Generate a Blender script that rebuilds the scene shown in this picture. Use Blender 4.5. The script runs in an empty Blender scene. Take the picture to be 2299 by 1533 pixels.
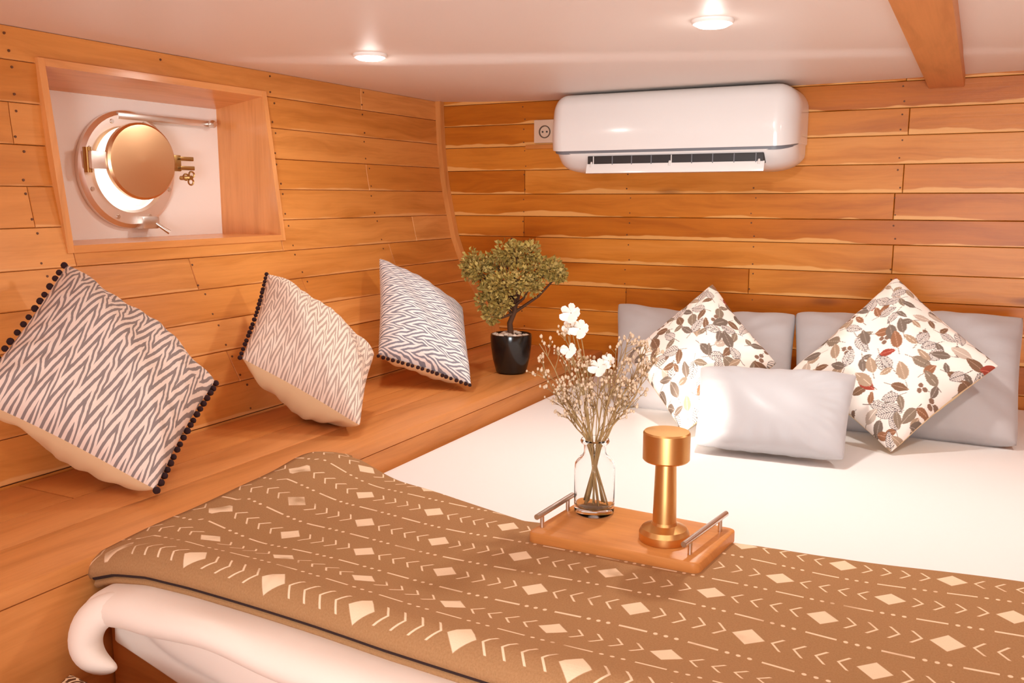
import bpy, bmesh, math, random
import numpy as np
from mathutils import Vector, Matrix

# ------------------------------------------------------------------ camera, world, light, exposure
SC = bpy.context.scene
COL = SC.collection
rnd = random.Random(7)

CAMZ = 1.52
PITCH = math.atan(321 / 2000.0)
YAW = math.atan(1050 / math.hypot(2000, 321))
cam_d = bpy.data.cameras.new('camera')
cam = bpy.data.objects.new('camera', cam_d)
COL.objects.link(cam)
cam.location = (0, 0, CAMZ)
cam.rotation_euler = (math.pi / 2 - PITCH, 0, YAW)
cam_d.sensor_width = 36.0
cam_d.lens = 36.0 * 2000 / 2299
cam_d.clip_start = 0.02
SC.camera = cam

SC.view_settings.view_transform = 'Standard'
SC.view_settings.look = 'None'
SC.view_settings.gamma = 1.0
SC.view_settings.exposure = 0.28
SC.view_settings.use_curve_mapping = False
SC.cycles.use_denoising = True
SC.cycles.max_bounces = 8
SC.cycles.diffuse_bounces = 5
SC.cycles.sample_clamp_indirect = 6.0

world = bpy.data.worlds.new('daylight')
SC.world = world
world.use_nodes = True
bg = world.node_tree.nodes['Background']
bg.inputs[0].default_value = (1.0, 0.97, 0.93, 1)
bg.inputs[1].default_value = 2.2

CEIL = 1.868
BACK = 2.85
LAMP_WARM = (1.0, 0.97, 0.92)


def lamp(name, kind, loc, power, color, size=0.1, target=None, parent=None, **kw):
    d = bpy.data.lights.new(name, kind)
    d.energy = power
    d.color = color
    if kind == 'AREA':
        d.shape = 'DISK'
        d.size = size
    else:
        d.shadow_soft_size = size
    for k, v in kw.items():
        setattr(d, k, v)
    o = bpy.data.objects.new(name, d)
    COL.objects.link(o)
    o.location = loc
    if target is not None:
        o.rotation_euler = (Vector(target) - Vector(loc)).to_track_quat('-Z', 'Y').to_euler()
    if parent is not None:
        o.parent = parent
        o.location = Vector(loc) - parent.location
    return o


# added fill light behind the camera, aimed up to brighten the ceiling
fill = lamp('added_ceiling_fill', 'AREA', (0.25, -1.22, 1.12), 16, (0.88, 0.95, 1.0), target=(-0.45, 1.0, 1.95), spread=math.radians(80))
fill.data.shape = 'RECTANGLE'
fill.data.size = 0.9
fill.data.size_y = 0.85

DOWNLIGHTS = [(-0.494, 1.815), (-1.35, 1.849), (0.36, 1.80), (-1.20, 0.55), (-0.42, 0.50), (0.40, 0.45)]  # first two are the visible ones; the rest are unseen, added for light
DL_POWER = [4.2, 1.5, 2.7, 0.5, 1.0, 1.0]

# ------------------------------------------------------------------ colour and node helpers


def lin(c):
    return tuple(((x / 255.0) / 12.92 if x / 255.0 <= 0.04045 else ((x / 255.0 + 0.055) / 1.055) ** 2.4) for x in c)


def rgba(c):
    return (*lin(c), 1.0)


class NT:
    def __init__(self, name):
        self.m = bpy.data.materials.new(name)
        self.m.use_nodes = True
        self.t = self.m.node_tree
        self.bsdf = self.t.nodes['Principled BSDF']

    def n(self, typ, **kw):
        nd = self.t.nodes.new(typ)
        for k, v in kw.items():
            setattr(nd, k, v)
        return nd

    def link(self, a, b):
        self.t.links.new(a, b)

    def put(self, sock, v):
        if isinstance(v, bpy.types.NodeSocket):
            self.link(v, sock)
        elif v is not None:
            sock.default_value = v

    def M(self, op, a, b=None, c=None):
        nd = self.n('ShaderNodeMath', operation=op)
        for i, v in enumerate((a, b, c)):
            if v is not None:
                self.put(nd.inputs[i], v)
        return nd.outputs[0]

    def uv(self, layer='UVMap'):
        u = self.n('ShaderNodeUVMap')
        u.uv_map = layer
        s = self.n('ShaderNodeSeparateXYZ')
        self.link(u.outputs[0], s.inputs[0])
        return s.outputs[0], s.outputs[1]

    def xyz(self, x, y, z=0.0):
        c = self.n('ShaderNodeCombineXYZ')
        for i, v in enumerate((x, y, z)):
            self.put(c.inputs[i], v)
        return c.outputs[0]

    def noise(self, vec, scale, detail=4, rough=0.55, dist=0.0):
        nd = self.n('ShaderNodeTexNoise')
        self.put(nd.inputs['Vector'], vec)
        nd.inputs['Scale'].default_value = scale
        nd.inputs['Detail'].default_value = detail
        nd.inputs['Roughness'].default_value = rough
        nd.inputs['Distortion'].default_value = dist
        return nd.outputs[0]

    def ramp(self, fac, stops, interp='LINEAR'):
        r = self.n('ShaderNodeValToRGB')
        self.put(r.inputs[0], fac)
        r.color_ramp.interpolation = interp
        e = r.color_ramp.elements
        while len(e) < len(stops):
            e.new(0.5)
        for el, (p, c) in zip(e, stops):
            el.position = p
            el.color = c if len(c) == 4 else (*c, 1)
        return r.outputs[0]

    def mix(self, fac, a, b, blend='MIX'):
        nd = self.n('ShaderNodeMix', data_type='RGBA', blend_type=blend)
        self.put(nd.inputs[0], fac)
        self.put(nd.inputs[6], a)
        self.put(nd.inputs[7], b)
        return nd.outputs[2]

    def smooth(self, v, lo, hi):
        nd = self.n('ShaderNodeMapRange', interpolation_type='SMOOTHSTEP')
        self.put(nd.inputs[0], v)
        nd.inputs[1].default_value = lo
        nd.inputs[2].default_value = hi
        return nd.outputs[0]

    def bump(self, h, strength=0.2, dist=0.01):
        b = self.n('ShaderNodeBump')
        b.inputs['Strength'].default_value = strength
        b.inputs['Distance'].default_value = dist
        self.link(h, b.inputs['Height'])
        self.link(b.outputs[0], self.bsdf.inputs['Normal'])

    def out(self, color, rough=0.5, metal=0.0, spec=0.5):
        self.put(self.bsdf.inputs['Base Color'], color)
        self.put(self.bsdf.inputs['Roughness'], rough)
        self.bsdf.inputs['Metallic'].default_value = metal
        self.bsdf.inputs['Specular IOR Level'].default_value = spec
        return self.m


def plain(name, c, rough=0.5, metal=0.0, spec=0.5, grain=0.0, scale=40, sheen=0.0):
    k = NT(name)
    tc = k.n('ShaderNodeTexCoord')
    nz = k.noise(tc.outputs['Object'], scale, 3)
    a = rgba(c)
    b = tuple(x * (1 - grain) for x in a[:3]) + (1,)
    col = k.mix(nz, a, b)
    k.out(col, rough, metal, spec)
    if sheen:
        k.bsdf.inputs['Sheen Weight'].default_value = sheen
    return k.m


def wood(name, tones, sap=(236, 176, 112), sap_amt=1.0, rough=0.36, knots=True, spec=0.32, along=1.0, coat=0.0):
    """varnished teak. UVMap: u metres along the grain, v metres across; 'rel': v 0..1 across the plank"""
    k = NT(name)
    u, v = k.uv()
    oi = k.n('ShaderNodeObjectInfo')
    rn = oi.outputs['Random']
    off = k.M('MULTIPLY', rn, 57.0)
    uu = k.M('ADD', k.M('MULTIPLY', u, 1.3 * along), off)
    vv = k.M('MULTIPLY', v, 14.0)
    p = k.xyz(uu, vv, off)
    warp = k.noise(k.xyz(k.M('MULTIPLY', uu, 1.6), k.M('MULTIPLY', v, 7.0), off), 1.0, 2)
    pw = k.xyz(uu, k.M('ADD', vv, k.M('MULTIPLY', warp, 1.5)), off)
    g1 = k.noise(pw, 1.8, 5, 0.6, 0.3)
    g2 = k.noise(k.xyz(k.M('MULTIPLY', uu, 3.0), k.M('MULTIPLY', v, 190.0), off), 1.0, 3)
    tone = k.ramp(k.M('ADD', k.M('MULTIPLY', rn, 0.50), k.M('MULTIPLY', g1, 0.50)),
                  [(0.05, rgba(tones[0])), (0.38, rgba(tones[1])), (0.66, rgba(tones[2])), (0.95, rgba(tones[3]))])
    fine = k.ramp(g1, [(0.30, (0.84, 0.80, 0.75, 1)), (0.5, (1, 1, 1, 1)), (0.75, (1.06, 1.05, 1.02, 1))])
    col = k.mix(1.0, tone, fine, 'MULTIPLY')
    fine2 = k.ramp(g2, [(0.3, (0.95, 0.94, 0.93, 1)), (0.6, (1, 1, 1, 1))])
    col = k.mix(1.0, col, fine2, 'MULTIPLY')
    if sap_amt > 0:
        r, rel = k.uv('rel')
        edge = k.noise(k.xyz(k.M('MULTIPLY', uu, 2.2), off, 0.0), 1.0, 3, 0.6)
        amt = k.M('MULTIPLY', k.M('SUBTRACT', edge, 0.36), 0.85 * sap_amt)
        m = k.smooth(k.M('SUBTRACT', amt, rel), 0.0, 0.05)
        col = k.mix(k.M('MULTIPLY', m, 0.78), col, rgba(sap))
    if knots:
        vo = k.n('ShaderNodeTexVoronoi')
        k.link(k.xyz(k.M('MULTIPLY', uu, 2.0), k.M('MULTIPLY', v, 9.0), off), vo.inputs['Vector'])
        vo.inputs['Scale'].default_value = 1.0
        kn = k.smooth(vo.outputs['Distance'], 0.17, 0.02)
        sep = k.n('ShaderNodeSeparateColor')
        k.link(vo.outputs['Color'], sep.inputs[0])
        gate = k.M('GREATER_THAN', sep.outputs[0], 0.66)
        col = k.mix(k.M('MULTIPLY', k.M('MULTIPLY', kn, gate), 0.62), col, rgba((120, 58, 14)))
    k.out(col, rough, 0.0, spec)
    k.bump(g2, 0.06, 0.004)
    if coat:
        k.bsdf.inputs['Coat Weight'].default_value = coat
        k.bsdf.inputs['Coat Roughness'].default_value = 0.2
    return k.m


TEAK = [(200, 122, 48), (214, 138, 62), (226, 154, 82), (238, 174, 108)]
TEAK_DEEP = [(172, 90, 12), (196, 112, 28), (212, 132, 46), (226, 156, 78)]
M_WALL_L = wood('teak_hull_planks', TEAK, sap_amt=0.55)
M_WALL_B = wood('teak_bulkhead_planks', TEAK_DEEP, sap=(238, 178, 104), sap_amt=1.0)
M_BENCH = wood('teak_bench_planks', [(200, 124, 62), (210, 138, 74), (220, 148, 86), (228, 160, 100)], sap_amt=0.25, rough=0.42)
M_TRIM = wood('teak_trim', [(196, 122, 56), (206, 132, 66), (214, 142, 76), (222, 152, 88)], sap_amt=0.0, knots=False)
M_LINING = wood('teak_window_lining', [(222, 146, 80), (226, 152, 86), (230, 158, 92), (234, 164, 100)], sap_amt=0.0, knots=False, rough=0.24, spec=0.7)
M_BEAM = wood('teak_beam', [(214, 144, 84), (220, 150, 90), (224, 156, 96), (228, 162, 102)], sap_amt=0.0, knots=False, rough=0.45)
M_TRAY = wood('tray_wood', [(206, 132, 66), (212, 138, 72), (216, 144, 78), (222, 150, 86)], sap_amt=0.0, knots=False, rough=0.4)
M_DARKGAP = plain('dark_batten_gap', (84, 44, 14), 0.9, grain=0.3)
M_NAIL = plain('nail_heads', (112, 66, 34), 0.6, grain=0.3, scale=200)
M_CEIL = plain('white_painted_ceiling', (240, 228, 220), 0.42, spec=0.4, grain=0.015, scale=3)
M_PANEL = plain('white_hull_panel', (250, 244, 238), 0.35, grain=0.02, scale=8)
M_ACW = plain('white_glossy_plastic', (240, 237, 234), 0.16, spec=0.6, grain=0.01)
M_ACG = plain('grey_seam_plastic', (120, 122, 128), 0.4)
M_ACD = plain('dark_outlet_plastic', (46, 42, 42), 0.6)
M_SOCK = plain('socket_plastic', (222, 190, 164), 0.35)
M_SOCKD = plain('socket_dark', (96, 74, 56), 0.5)
M_CHROME = plain('polished_steel', (246, 236, 228), 0.38, 1.0, grain=0.05)
M_STEEL = plain('brushed_steel', (226, 218, 210), 0.3, 1.0, grain=0.1)
M_LID = plain('bronze_lid', (226, 184, 140), 0.3, 1.0, grain=0.05, scale=6)
M_BRASS = plain('brass_lugs', (190, 150, 92), 0.28, 1.0, grain=0.15)
M_LAMPB = plain('brushed_gold', (226, 176, 112), 0.36, 1.0, grain=0.06)
M_POT = plain('black_glazed_ceramic', (24, 20, 18), 0.16, spec=0.6)
M_SOIL = plain('dark_soil', (52, 36, 24), 0.9, grain=0.4)
M_PEB = plain('pale_pebble', (226, 204, 184), 0.5, grain=0.15, scale=90)
M_TRUNK = plain('bark', (92, 56, 30), 0.8, grain=0.4, scale=70)
M_SHEET = plain('white_sheet', (244, 240, 237), 0.8, spec=0.2, grain=0.015, scale=5, sheen=0.1)
M_DUVET = plain('white_duvet', (246, 230, 216), 0.85, spec=0.2, grain=0.02, scale=6, sheen=0.15)
M_GREY = plain('grey_cotton', (190, 184, 184), 0.85, spec=0.2, grain=0.04, scale=30, sheen=0.2)
M_SATIN = plain('grey_satin', (188, 186, 188), 0.42, spec=0.35, grain=0.03, scale=30, sheen=0.3)
M_CREAM = plain('cream_cotton', (240, 212, 168), 0.85, spec=0.2, grain=0.04, scale=40)
M_POM = plain('dark_brown_wool', (52, 20, 20), 0.95, grain=0.3, scale=300)
M_PIPE = plain('dark_piping', (46, 20, 16), 0.9, grain=0.2)
M_STEM = plain('dry_stem', (176, 142, 92), 0.8, grain=0.25, scale=80)
M_BUD = plain('dry_bud', (226, 200, 168), 0.85, grain=0.2, scale=120)
M_PETAL = plain('white_petal', (250, 244, 234), 0.7, grain=0.03)
M_HULLOUT = plain('hull_backing', (128, 80, 36), 0.9, grain=0.2)

# foliage with individual tint
_k = NT('olive_foliage')
_oi = _k.n('ShaderNodeObjectInfo')
_tc = _k.n('ShaderNodeTexCoord')
_nz = _k.noise(_tc.outputs['Object'], 34, 3)
M_LEAF = _k.out(_k.ramp(_nz, [(0.28, rgba((122, 98, 36))), (0.5, rgba((172, 146, 74))), (0.74, rgba((206, 182, 118)))]), 0.7, 0, 0.3)

_k = NT('clear_glass')
_k.out((1, 1, 1, 1), 0.02)
_k.bsdf.inputs['Transmission Weight'].default_value = 1.0
_k.bsdf.inputs['IOR'].default_value = 1.15
M_GLASS = _k.m


def emit(name, c, s):
    k = NT(name)
    k.out((1, 1, 1, 1), 0.4)
    k.bsdf.inputs['Emission Color'].default_value = (*c, 1)
    k.bsdf.inputs['Emission Strength'].default_value = s
    return k.m


M_LED = emit('lit_diffuser', (1.0, 0.95, 0.88), 12.0)
M_LED2 = emit('lit_lamp_window', (1.0, 0.94, 0.84), 9.0)


def zigzag(name, light, dark, N, Mz, A, seed, contrast=1.0):
    """ikat chevrons: v counts stripes, u zigzags; the rel UV runs 0..1 over the cushion"""
    k = NT(name)
    u, v = k.uv()
    wob = k.noise(k.xyz(k.M('MULTIPLY', u, 5), k.M('MULTIPLY', v, 5), seed), 1.0, 2)
    uz = k.M('MULTIPLY', k.M('ADD', u, k.M('MULTIPLY', k.M('SUBTRACT', wob, 0.5), 0.05)), Mz)
    saw = k.M('FRACT', uz)
    up = k.M('DIVIDE', saw, 0.42)
    dn = k.M('DIVIDE', k.M('SUBTRACT', 1.0, saw), 0.58)
    tri = k.M('MINIMUM', up, dn)
    rag = k.noise(k.xyz(k.M('MULTIPLY', u, 160), k.M('MULTIPLY', v, 22), seed), 1.0, 2)
    s = k.M('ADD', k.M('ADD', k.M('MULTIPLY', v, N), k.M('MULTIPLY', tri, A)),
            k.M('ADD', k.M('MULTIPLY', k.M('SUBTRACT', rag, 0.5), 0.22), k.M('MULTIPLY', wob, 0.9)))
    f = k.M('ABSOLUTE', k.M('SUBTRACT', k.M('FRACT', s), 0.5))
    msk = k.smooth(f, 0.20, 0.27)
    col = k.mix(msk, rgba(dark), rgba(light))
    wv = k.noise(k.xyz(k.M('MULTIPLY', u, 300), k.M('MULTIPLY', v, 300), 0.0), 1.0, 2)
    k.out(col, 0.88, 0, 0.2)
    k.bump(wv, 0.25, 0.002)
    return k.m


M_ZIG1 = zigzag('ikat_grey_bold', (240, 220, 206), (146, 132, 128), 6.6, 10, 1.75, 1.0)
M_ZIG2 = zigzag('ikat_beige_fine', (244, 222, 204), (188, 164, 150), 7.4, 11, 1.8, 4.0)
M_ZIG3 = zigzag('ikat_slate_fine', (242, 234, 230), (140, 138, 148), 8.4, 10, 2.0, 8.0)


def throw_material():
    k = NT('brown_mudcloth')
    u, v = k.uv()          # metres: u along the bed width (world x), v = 1.355 - distance along the cloth
    X = k.M('DIVIDE', k.M('ADD', u, 0.140), 0.145)
    Y = k.M('DIVIDE', v, 0.099)
    r = k.M('ROUND', Y)
    fy = k.M('SUBTRACT', Y, r)
    par = k.M('ABSOLUTE', k.M('MODULO', r, 2.0))
    xs = k.M('ADD', X, k.M('MULTIPLY', par, 0.5))
    fx = k.M('SUBTRACT', xs, k.M('ROUND', xs))
    d1 = k.M('ADD', k.M('MULTIPLY', k.M('ABSOLUTE', fx), 0.15 / 0.0205), k.M('MULTIPLY', k.M('ABSOLUTE', fy), 0.099 / 0.020))
    diamond = k.smooth(d1, 1.06, 0.94)
    fl = k.M('FLOOR', xs)
    pc = k.M('ADD', k.M('MULTIPLY', k.M('SUBTRACT', k.M('SUBTRACT', xs, fl), 0.5), 5.7), 2.5)
    kk = k.M('ROUND', pc)
    ok = k.M('MULTIPLY', k.M('GREATER_THAN', kk, 0.5), k.M('LESS_THAN', kk, 4.5))
    sgn = k.M('SUBTRACT', 1.0, k.M('MULTIPLY', 2.0, k.M('ABSOLUTE', k.M('MODULO', k.M('ADD', fl, r), 2.0))))
    dm = k.M('MULTIPLY', k.M('SUBTRACT', pc, kk), 0.15 / 5.7)
    ya = k.M('ABSOLUTE', k.M('MULTIPLY', fy, 0.099))
    chev = k.M('ABSOLUTE', k.M('SUBTRACT', k.M('MULTIPLY', dm, sgn), k.M('SUBTRACT', 0.006, k.M('MULTIPLY', ya, 0.80))))
    chev = k.M('MULTIPLY', k.M('MULTIPLY', k.smooth(chev, 0.0023, 0.0013), k.smooth(ya, 0.0155, 0.0145)), ok)
    y2 = k.M('ABSOLUTE', k.M('MULTIPLY', k.M('SUBTRACT', 0.5, k.M('ABSOLUTE', fy)), 0.099))
    rr = k.M('FLOOR', Y)
    ph = k.M('FRACT', k.M('ADD', k.M('DIVIDE', u, 0.088), k.M('MULTIPLY', rr, 0.37)))
    ph = k.M('FRACT', k.M('ADD', ph, 10.0))
    dash = k.M('MULTIPLY', k.smooth(y2, 0.0024, 0.0014), k.M('LESS_THAN', ph, 0.42))
    dots = None
    for c in (0.54, 0.69, 0.84):
        dx = k.M('MULTIPLY', k.M('SUBTRACT', ph, c), 0.088)
        rad = k.M('SQRT', k.M('ADD', k.M('MULTIPLY', dx, dx), k.M('MULTIPLY', y2, y2)))
        dd = k.smooth(rad, 0.0034, 0.0022)
        dots = dd if dots is None else k.M('MAXIMUM', dots, dd)
    mask = k.M('MAXIMUM', k.M('MAXIMUM', diamond, chev), k.M('MAXIMUM', dash, dots))
    worn = k.noise(k.xyz(k.M('MULTIPLY', u, 9), k.M('MULTIPLY', v, 9), 0.0), 1.0, 3)
    mask = k.M('MULTIPLY', mask, k.smooth(worn, 0.28, 0.45))
    weave = k.noise(k.xyz(k.M('MULTIPLY', u, 420), k.M('MULTIPLY', v, 420), 0.0), 1.0, 2, 0.7)
    base = k.mix(weave, rgba((150, 106, 68)), rgba((190, 144, 102)))
    tint = k.noise(k.xyz(k.M('MULTIPLY', u, 3), k.M('MULTIPLY', v, 5), 3.0), 1.0, 2)
    base = k.mix(k.M('MULTIPLY', tint, 0.35), base, rgba((156, 122, 74)))
    col = k.mix(mask, base, rgba((242, 212, 178)))
    k.out(col, 0.9, 0, 0.15)
    k.bump(weave, 0.3, 0.003)
    return k.m


M_THROW = throw_material()

_k = NT('leaf_print_cotton')
_at = _k.n('ShaderNodeAttribute')
_at.attribute_name = 'print'
M_PRINT = _k.out(_at.outputs['Color'], 0.85, 0, 0.2)

# ------------------------------------------------------------------ object helpers


def tag(o, label=None, cat=None, group=None, kind=None):
    if label:
        o['label'] = label
    if cat:
        o['category'] = cat
    if group:
        o['group'] = group
    if kind:
        o['kind'] = kind
    return o


def empty(name, loc):
    e = bpy.data.objects.new(name, None)
    e.empty_display_size = 0.05
    e.location = loc
    COL.objects.link(e)
    return e


def world_of(o):
    w = Vector((0, 0, 0))
    while o is not None:
        w += o.location
        o = o.parent
    return w


def mk(name, verts, faces, mat, parent=None, origin=None, uv=None, uv2=None, smooth=False, kind=None, auto=None):
    """verts in world coordinates; uv / uv2: one pair per vertex"""
    pw = world_of(parent) if parent is not None else Vector((0, 0, 0))
    if origin is None:
        a = np.array([tuple(v) for v in verts])
        origin = (a.min(0) + a.max(0)) / 2 if parent is not None else np.array([(a[:, 0].min() + a[:, 0].max()) / 2, (a[:, 1].min() + a[:, 1].max()) / 2, a[:, 2].min()])
    og = Vector([float(x) for x in origin])
    me = bpy.data.meshes.new(name)
    me.from_pydata([tuple(Vector([float(c) for c in v]) - og) for v in verts], [], [tuple(f) for f in faces])
    for nm, dat in (('UVMap', uv), ('rel', uv2)):
        if dat is not None:
            L = me.uv_layers.new(name=nm)
            idx = np.empty(len(me.loops), dtype=np.int32)
            me.loops.foreach_get('vertex_index', idx)
            L.data.foreach_set('uv', np.asarray(dat, dtype=np.float32)[idx].ravel())
    me.materials.append(mat)
    if smooth:
        me.polygons.foreach_set('use_smooth', [True] * len(me.polygons))
    me.update()
    if auto is not None:
        me.set_sharp_from_angle(angle=math.radians(auto))
    o = bpy.data.objects.new(name, me)
    COL.objects.link(o)
    if parent is not None:
        o.parent = parent
    o.location = og - pw
    if kind:
        o['kind'] = kind
    return o


class MB:
    """collects shapes for one mesh"""

    def __init__(self):
        self.v, self.f, self.uv, self.rel = [], [], [], []

    def add(self, v, f, uv=None, rel=None):
        b = len(self.v)
        self.v += [tuple(x) for x in v]
        self.f += [tuple(i + b for i in q) for q in f]
        self.uv += list(uv) if uv is not None else [(0, 0)] * len(v)
        self.rel += list(rel) if rel is not None else [(0.5, 0.9)] * len(v)
        return self

    def build(self, name, mat, parent=None, smooth=False, **kw):
        return mk(name, self.v, self.f, mat, parent, uv=self.uv, uv2=self.rel, smooth=smooth, **kw)


def box_vf(x0, x1, y0, y1, z0, z1, b=0.0, seg=2, grain=0):
    bm = bmesh.new()
    bmesh.ops.create_cube(bm, size=1.0)
    for v in bm.verts:
        v.co = Vector((x0 + (v.co.x + .5) * (x1 - x0), y0 + (v.co.y + .5) * (y1 - y0), z0 + (v.co.z + .5) * (z1 - z0)))
    if b > 0:
        bmesh.ops.bevel(bm, geom=list(bm.edges), offset=b, segments=seg, affect='EDGES', profile=0.6)
    bm.verts.index_update()
    v = [tuple(p.co) for p in bm.verts]
    f = [tuple(q.index for q in p.verts) for p in bm.faces]
    bm.free()
    ax = [0, 1, 2]
    ax.remove(grain)
    uv = [(p[grain], p[ax[0]] + p[ax[1]]) for p in v]
    return v, f, uv


def box(name, x0, x1, y0, y1, z0, z1, mat, parent=None, b=0.003, seg=2, grain=0, smooth=True, **kw):
    v, f, uv = box_vf(x0, x1, y0, y1, z0, z1, b, seg, grain)
    return mk(name, v, f, mat, parent, uv=uv, uv2=[(0.5, 0.9)] * len(v), smooth=smooth, auto=40, **kw)


def lathe_vf(prof, c, seg=32, cap0=True, cap1=True, axis=None):
    """prof: (r, h) pairs; axis: unit vector (default z)"""
    ax = Vector(axis) if axis is not None else Vector((0, 0, 1))
    t = ax.orthogonal().normalized()
    s = ax.cross(t)
    v, f = [], []
    for r, h in prof:
        for i in range(seg):
            a = 2 * math.pi * i / seg
            v.append(Vector(c) + ax * h + (t * math.cos(a) + s * math.sin(a)) * r)
    for j in range(len(prof) - 1):
        for i in range(seg):
            a, b = j * seg + i, j * seg + (i + 1) % seg
            f.append((a, b, b + seg, a + seg))
    if cap0:
        f.append(tuple(reversed(range(seg))))
    if cap1:
        f.append(tuple(range((len(prof) - 1) * seg, len(prof) * seg)))
    return v, f


def lathe(name, prof, c, mat, parent=None, seg=32, cap0=True, cap1=True, axis=None, auto=35, **kw):
    v, f = lathe_vf(prof, c, seg, cap0, cap1, axis)
    return mk(name, v, f, mat, parent, smooth=True, auto=auto, **kw)


def tube_vf(pts, rad, seg=8, flat=1.0):
    pts = [Vector(p) for p in pts]
    if not hasattr(rad, '__len__'):
        rad = [rad] * len(pts)
    v, f = [], []
    ref = None
    for i, p in enumerate(pts):
        d = (pts[min(i + 1, len(pts) - 1)] - pts[max(i - 1, 0)]).normalized()
        if ref is None:
            ref = d.orthogonal().normalized()
        ref = (ref - d * ref.dot(d)).normalized()
        s = d.cross(ref)
        for k in range(seg):
            a = 2 * math.pi * k / seg
            v.append(p + ref * math.cos(a) * rad[i] + s * math.sin(a) * rad[i] * flat)
    for i in range(len(pts) - 1):
        for k in range(seg):
            a, b = i * seg + k, i * seg + (k + 1) % seg
            f.append((a, b, b + seg, a + seg))
    f.append(tuple(reversed(range(seg))))
    f.append(tuple(range((len(pts) - 1) * seg, len(pts) * seg)))
    return v, f


def tube(name, pts, rad, mat, parent=None, seg=8, flat=1.0, **kw):
    v, f = tube_vf(pts, rad, seg, flat)
    return mk(name, v, f, mat, parent, smooth=True, auto=50, **kw)


def ico_vf(c, r, sub=1, sq=(1, 1, 1), rot=0.0):
    bm = bmesh.new()
    bmesh.ops.create_icosphere(bm, subdivisions=sub, radius=1.0)
    bm.verts.index_update()
    ca, sa = math.cos(rot), math.sin(rot)
    v = []
    for p in bm.verts:
        x, y, z = p.co.x * sq[0] * r, p.co.y * sq[1] * r, p.co.z * sq[2] * r
        v.append((c[0] + x * ca - y * sa, c[1] + x * sa + y * ca, c[2] + z))
    f = [tuple(q.index for q in p.verts) for p in bm.faces]
    bm.free()
    return v, f


def grid_faces(nu, nv, off=0, flip=False):
    f = []
    for i in range(nu - 1):
        for j in range(nv - 1):
            a = off + i * nv + j
            q = (a, a + nv, a + nv + 1, a + 1)
            f.append(tuple(reversed(q)) if flip else q)
    return f


# ------------------------------------------------------------------ the hull side: a curved profile (x, z), extruded along y
PROF = [(-1.779, 1.87), (-1.778, 1.81), (-1.772, 1.686), (-1.762, 1.592), (-1.745, 1.5), (-1.72, 1.382), (-1.692, 1.307),
        (-1.655, 1.23), (-1.613, 1.165), (-1.558, 1.069), (-1.535, 1.0), (-1.505, 0.9), (-1.45, 0.72), (-1.40, 0.40)]
_px = np.array([p[0] for p in PROF])
_pz = np.array([p[1] for p in PROF])
_seg = np.hypot(np.diff(_px), np.diff(_pz))
_s = np.concatenate([[0], np.cumsum(_seg)])


def prof_at(s):
    x = float(np.interp(s, _s, _px))
    z = float(np.interp(s, _s, _pz))
    e = 0.02
    tx = float(np.interp(s + e, _s, _px) - np.interp(s - e, _s, _px))
    tz = float(np.interp(s + e, _s, _pz) - np.interp(s - e, _s, _pz))
    n = math.hypot(tx, tz)
    return x, z, -tz / n, tx / n        # position and the inward normal (+x side)


def s_of_z(z):
    return float(np.interp(-z, -_pz, _s))


WIN = dict(y0=1.275, y1=1.925, z0=1.42, z1=1.80)
FLOOR = 0.40
FRONT_Y = -1.10
RIGHT_X = 1.30

# wall_left: dark backing shell behind the planks, with the window's hole
shell = MB()
ys = [FRONT_Y, WIN['y0'], WIN['y1'], BACK + 0.02]
zs = [1.88, WIN['z1'], 1.686, 1.592, 1.5, WIN['z0'], 1.382, 1.307, 1.23, 1.165, 1.069, 1.0, 0.9, 0.72, 0.36]
for i in range(3):
    for j in range(len(zs) - 1):
        if i == 1 and WIN['z0'] - 1e-6 <= zs[j + 1] and zs[j] <= WIN['z1'] + 1e-6:
            continue
        q = []
        for yy, zz in ((ys[i], zs[j]), (ys[i + 1], zs[j]), (ys[i + 1], zs[j + 1]), (ys[i], zs[j + 1])):
            q.append((float(np.interp(-zz, -_pz, _px)) - 0.016, yy, zz))
        shell.add(q, [(0, 1, 2, 3)])
wall_left = shell.build('wall_left', M_DARKGAP, origin=(-1.75, 1.0, FLOOR), kind='structure')


def hull_plank(y0, y1, s0, s1, lift=0.0):
    """one curved plank, chamfered, standing proud of the shell"""
    g = 0.0007
    n = 4
    ss = np.linspace(s0 + g, s1 - g, n)
    v, uv, rel = [], [], []
    for layer, (ins, dep) in enumerate(((0.0, -0.014), (0.0, -0.0016), (0.0013, 0.0))):
        for yy in (y0 + g + ins, y1 - g - ins):
            for k, s in enumerate(ss):
                s2 = s + (ins if k == 0 else (-ins if k == n - 1 else 0))
                x, z, nx, nz = prof_at(s2)
                d = dep + (lift if layer else 0)
                v.append((x + nx * d, yy, z + nz * d))
                uv.append((yy, s2))
                rel.append((0.5, (s1 - s2) / (s1 - s0)))
    f = []
    L = 2 * n

    def idx(l, side, k):
        return l * L + side * n + k
    for k in range(n - 1):
        f.append((idx(2, 0, k), idx(2, 0, k + 1), idx(2, 1, k + 1), idx(2, 1, k)))
    for l in range(2):
        for k in range(n - 1):
            f.append((idx(l, 0, k), idx(l, 0, k + 1), idx(l + 1, 0, k + 1), idx(l + 1, 0, k)))
            f.append((idx(l, 1, k + 1), idx(l, 1, k), idx(l + 1, 1, k), idx(l + 1, 1, k + 1)))
        f.append((idx(l, 1, 0), idx(l, 0, 0), idx(l + 1, 0, 0), idx(l + 1, 1, 0)))
        f.append((idx(l, 0, n - 1), idx(l, 1, n - 1), idx(l + 1, 1, n - 1), idx(l + 1, 0, n - 1)))
    return mk('plank', v, f, M_WALL_L, wall_left, uv=uv, uv2=rel)


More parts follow.
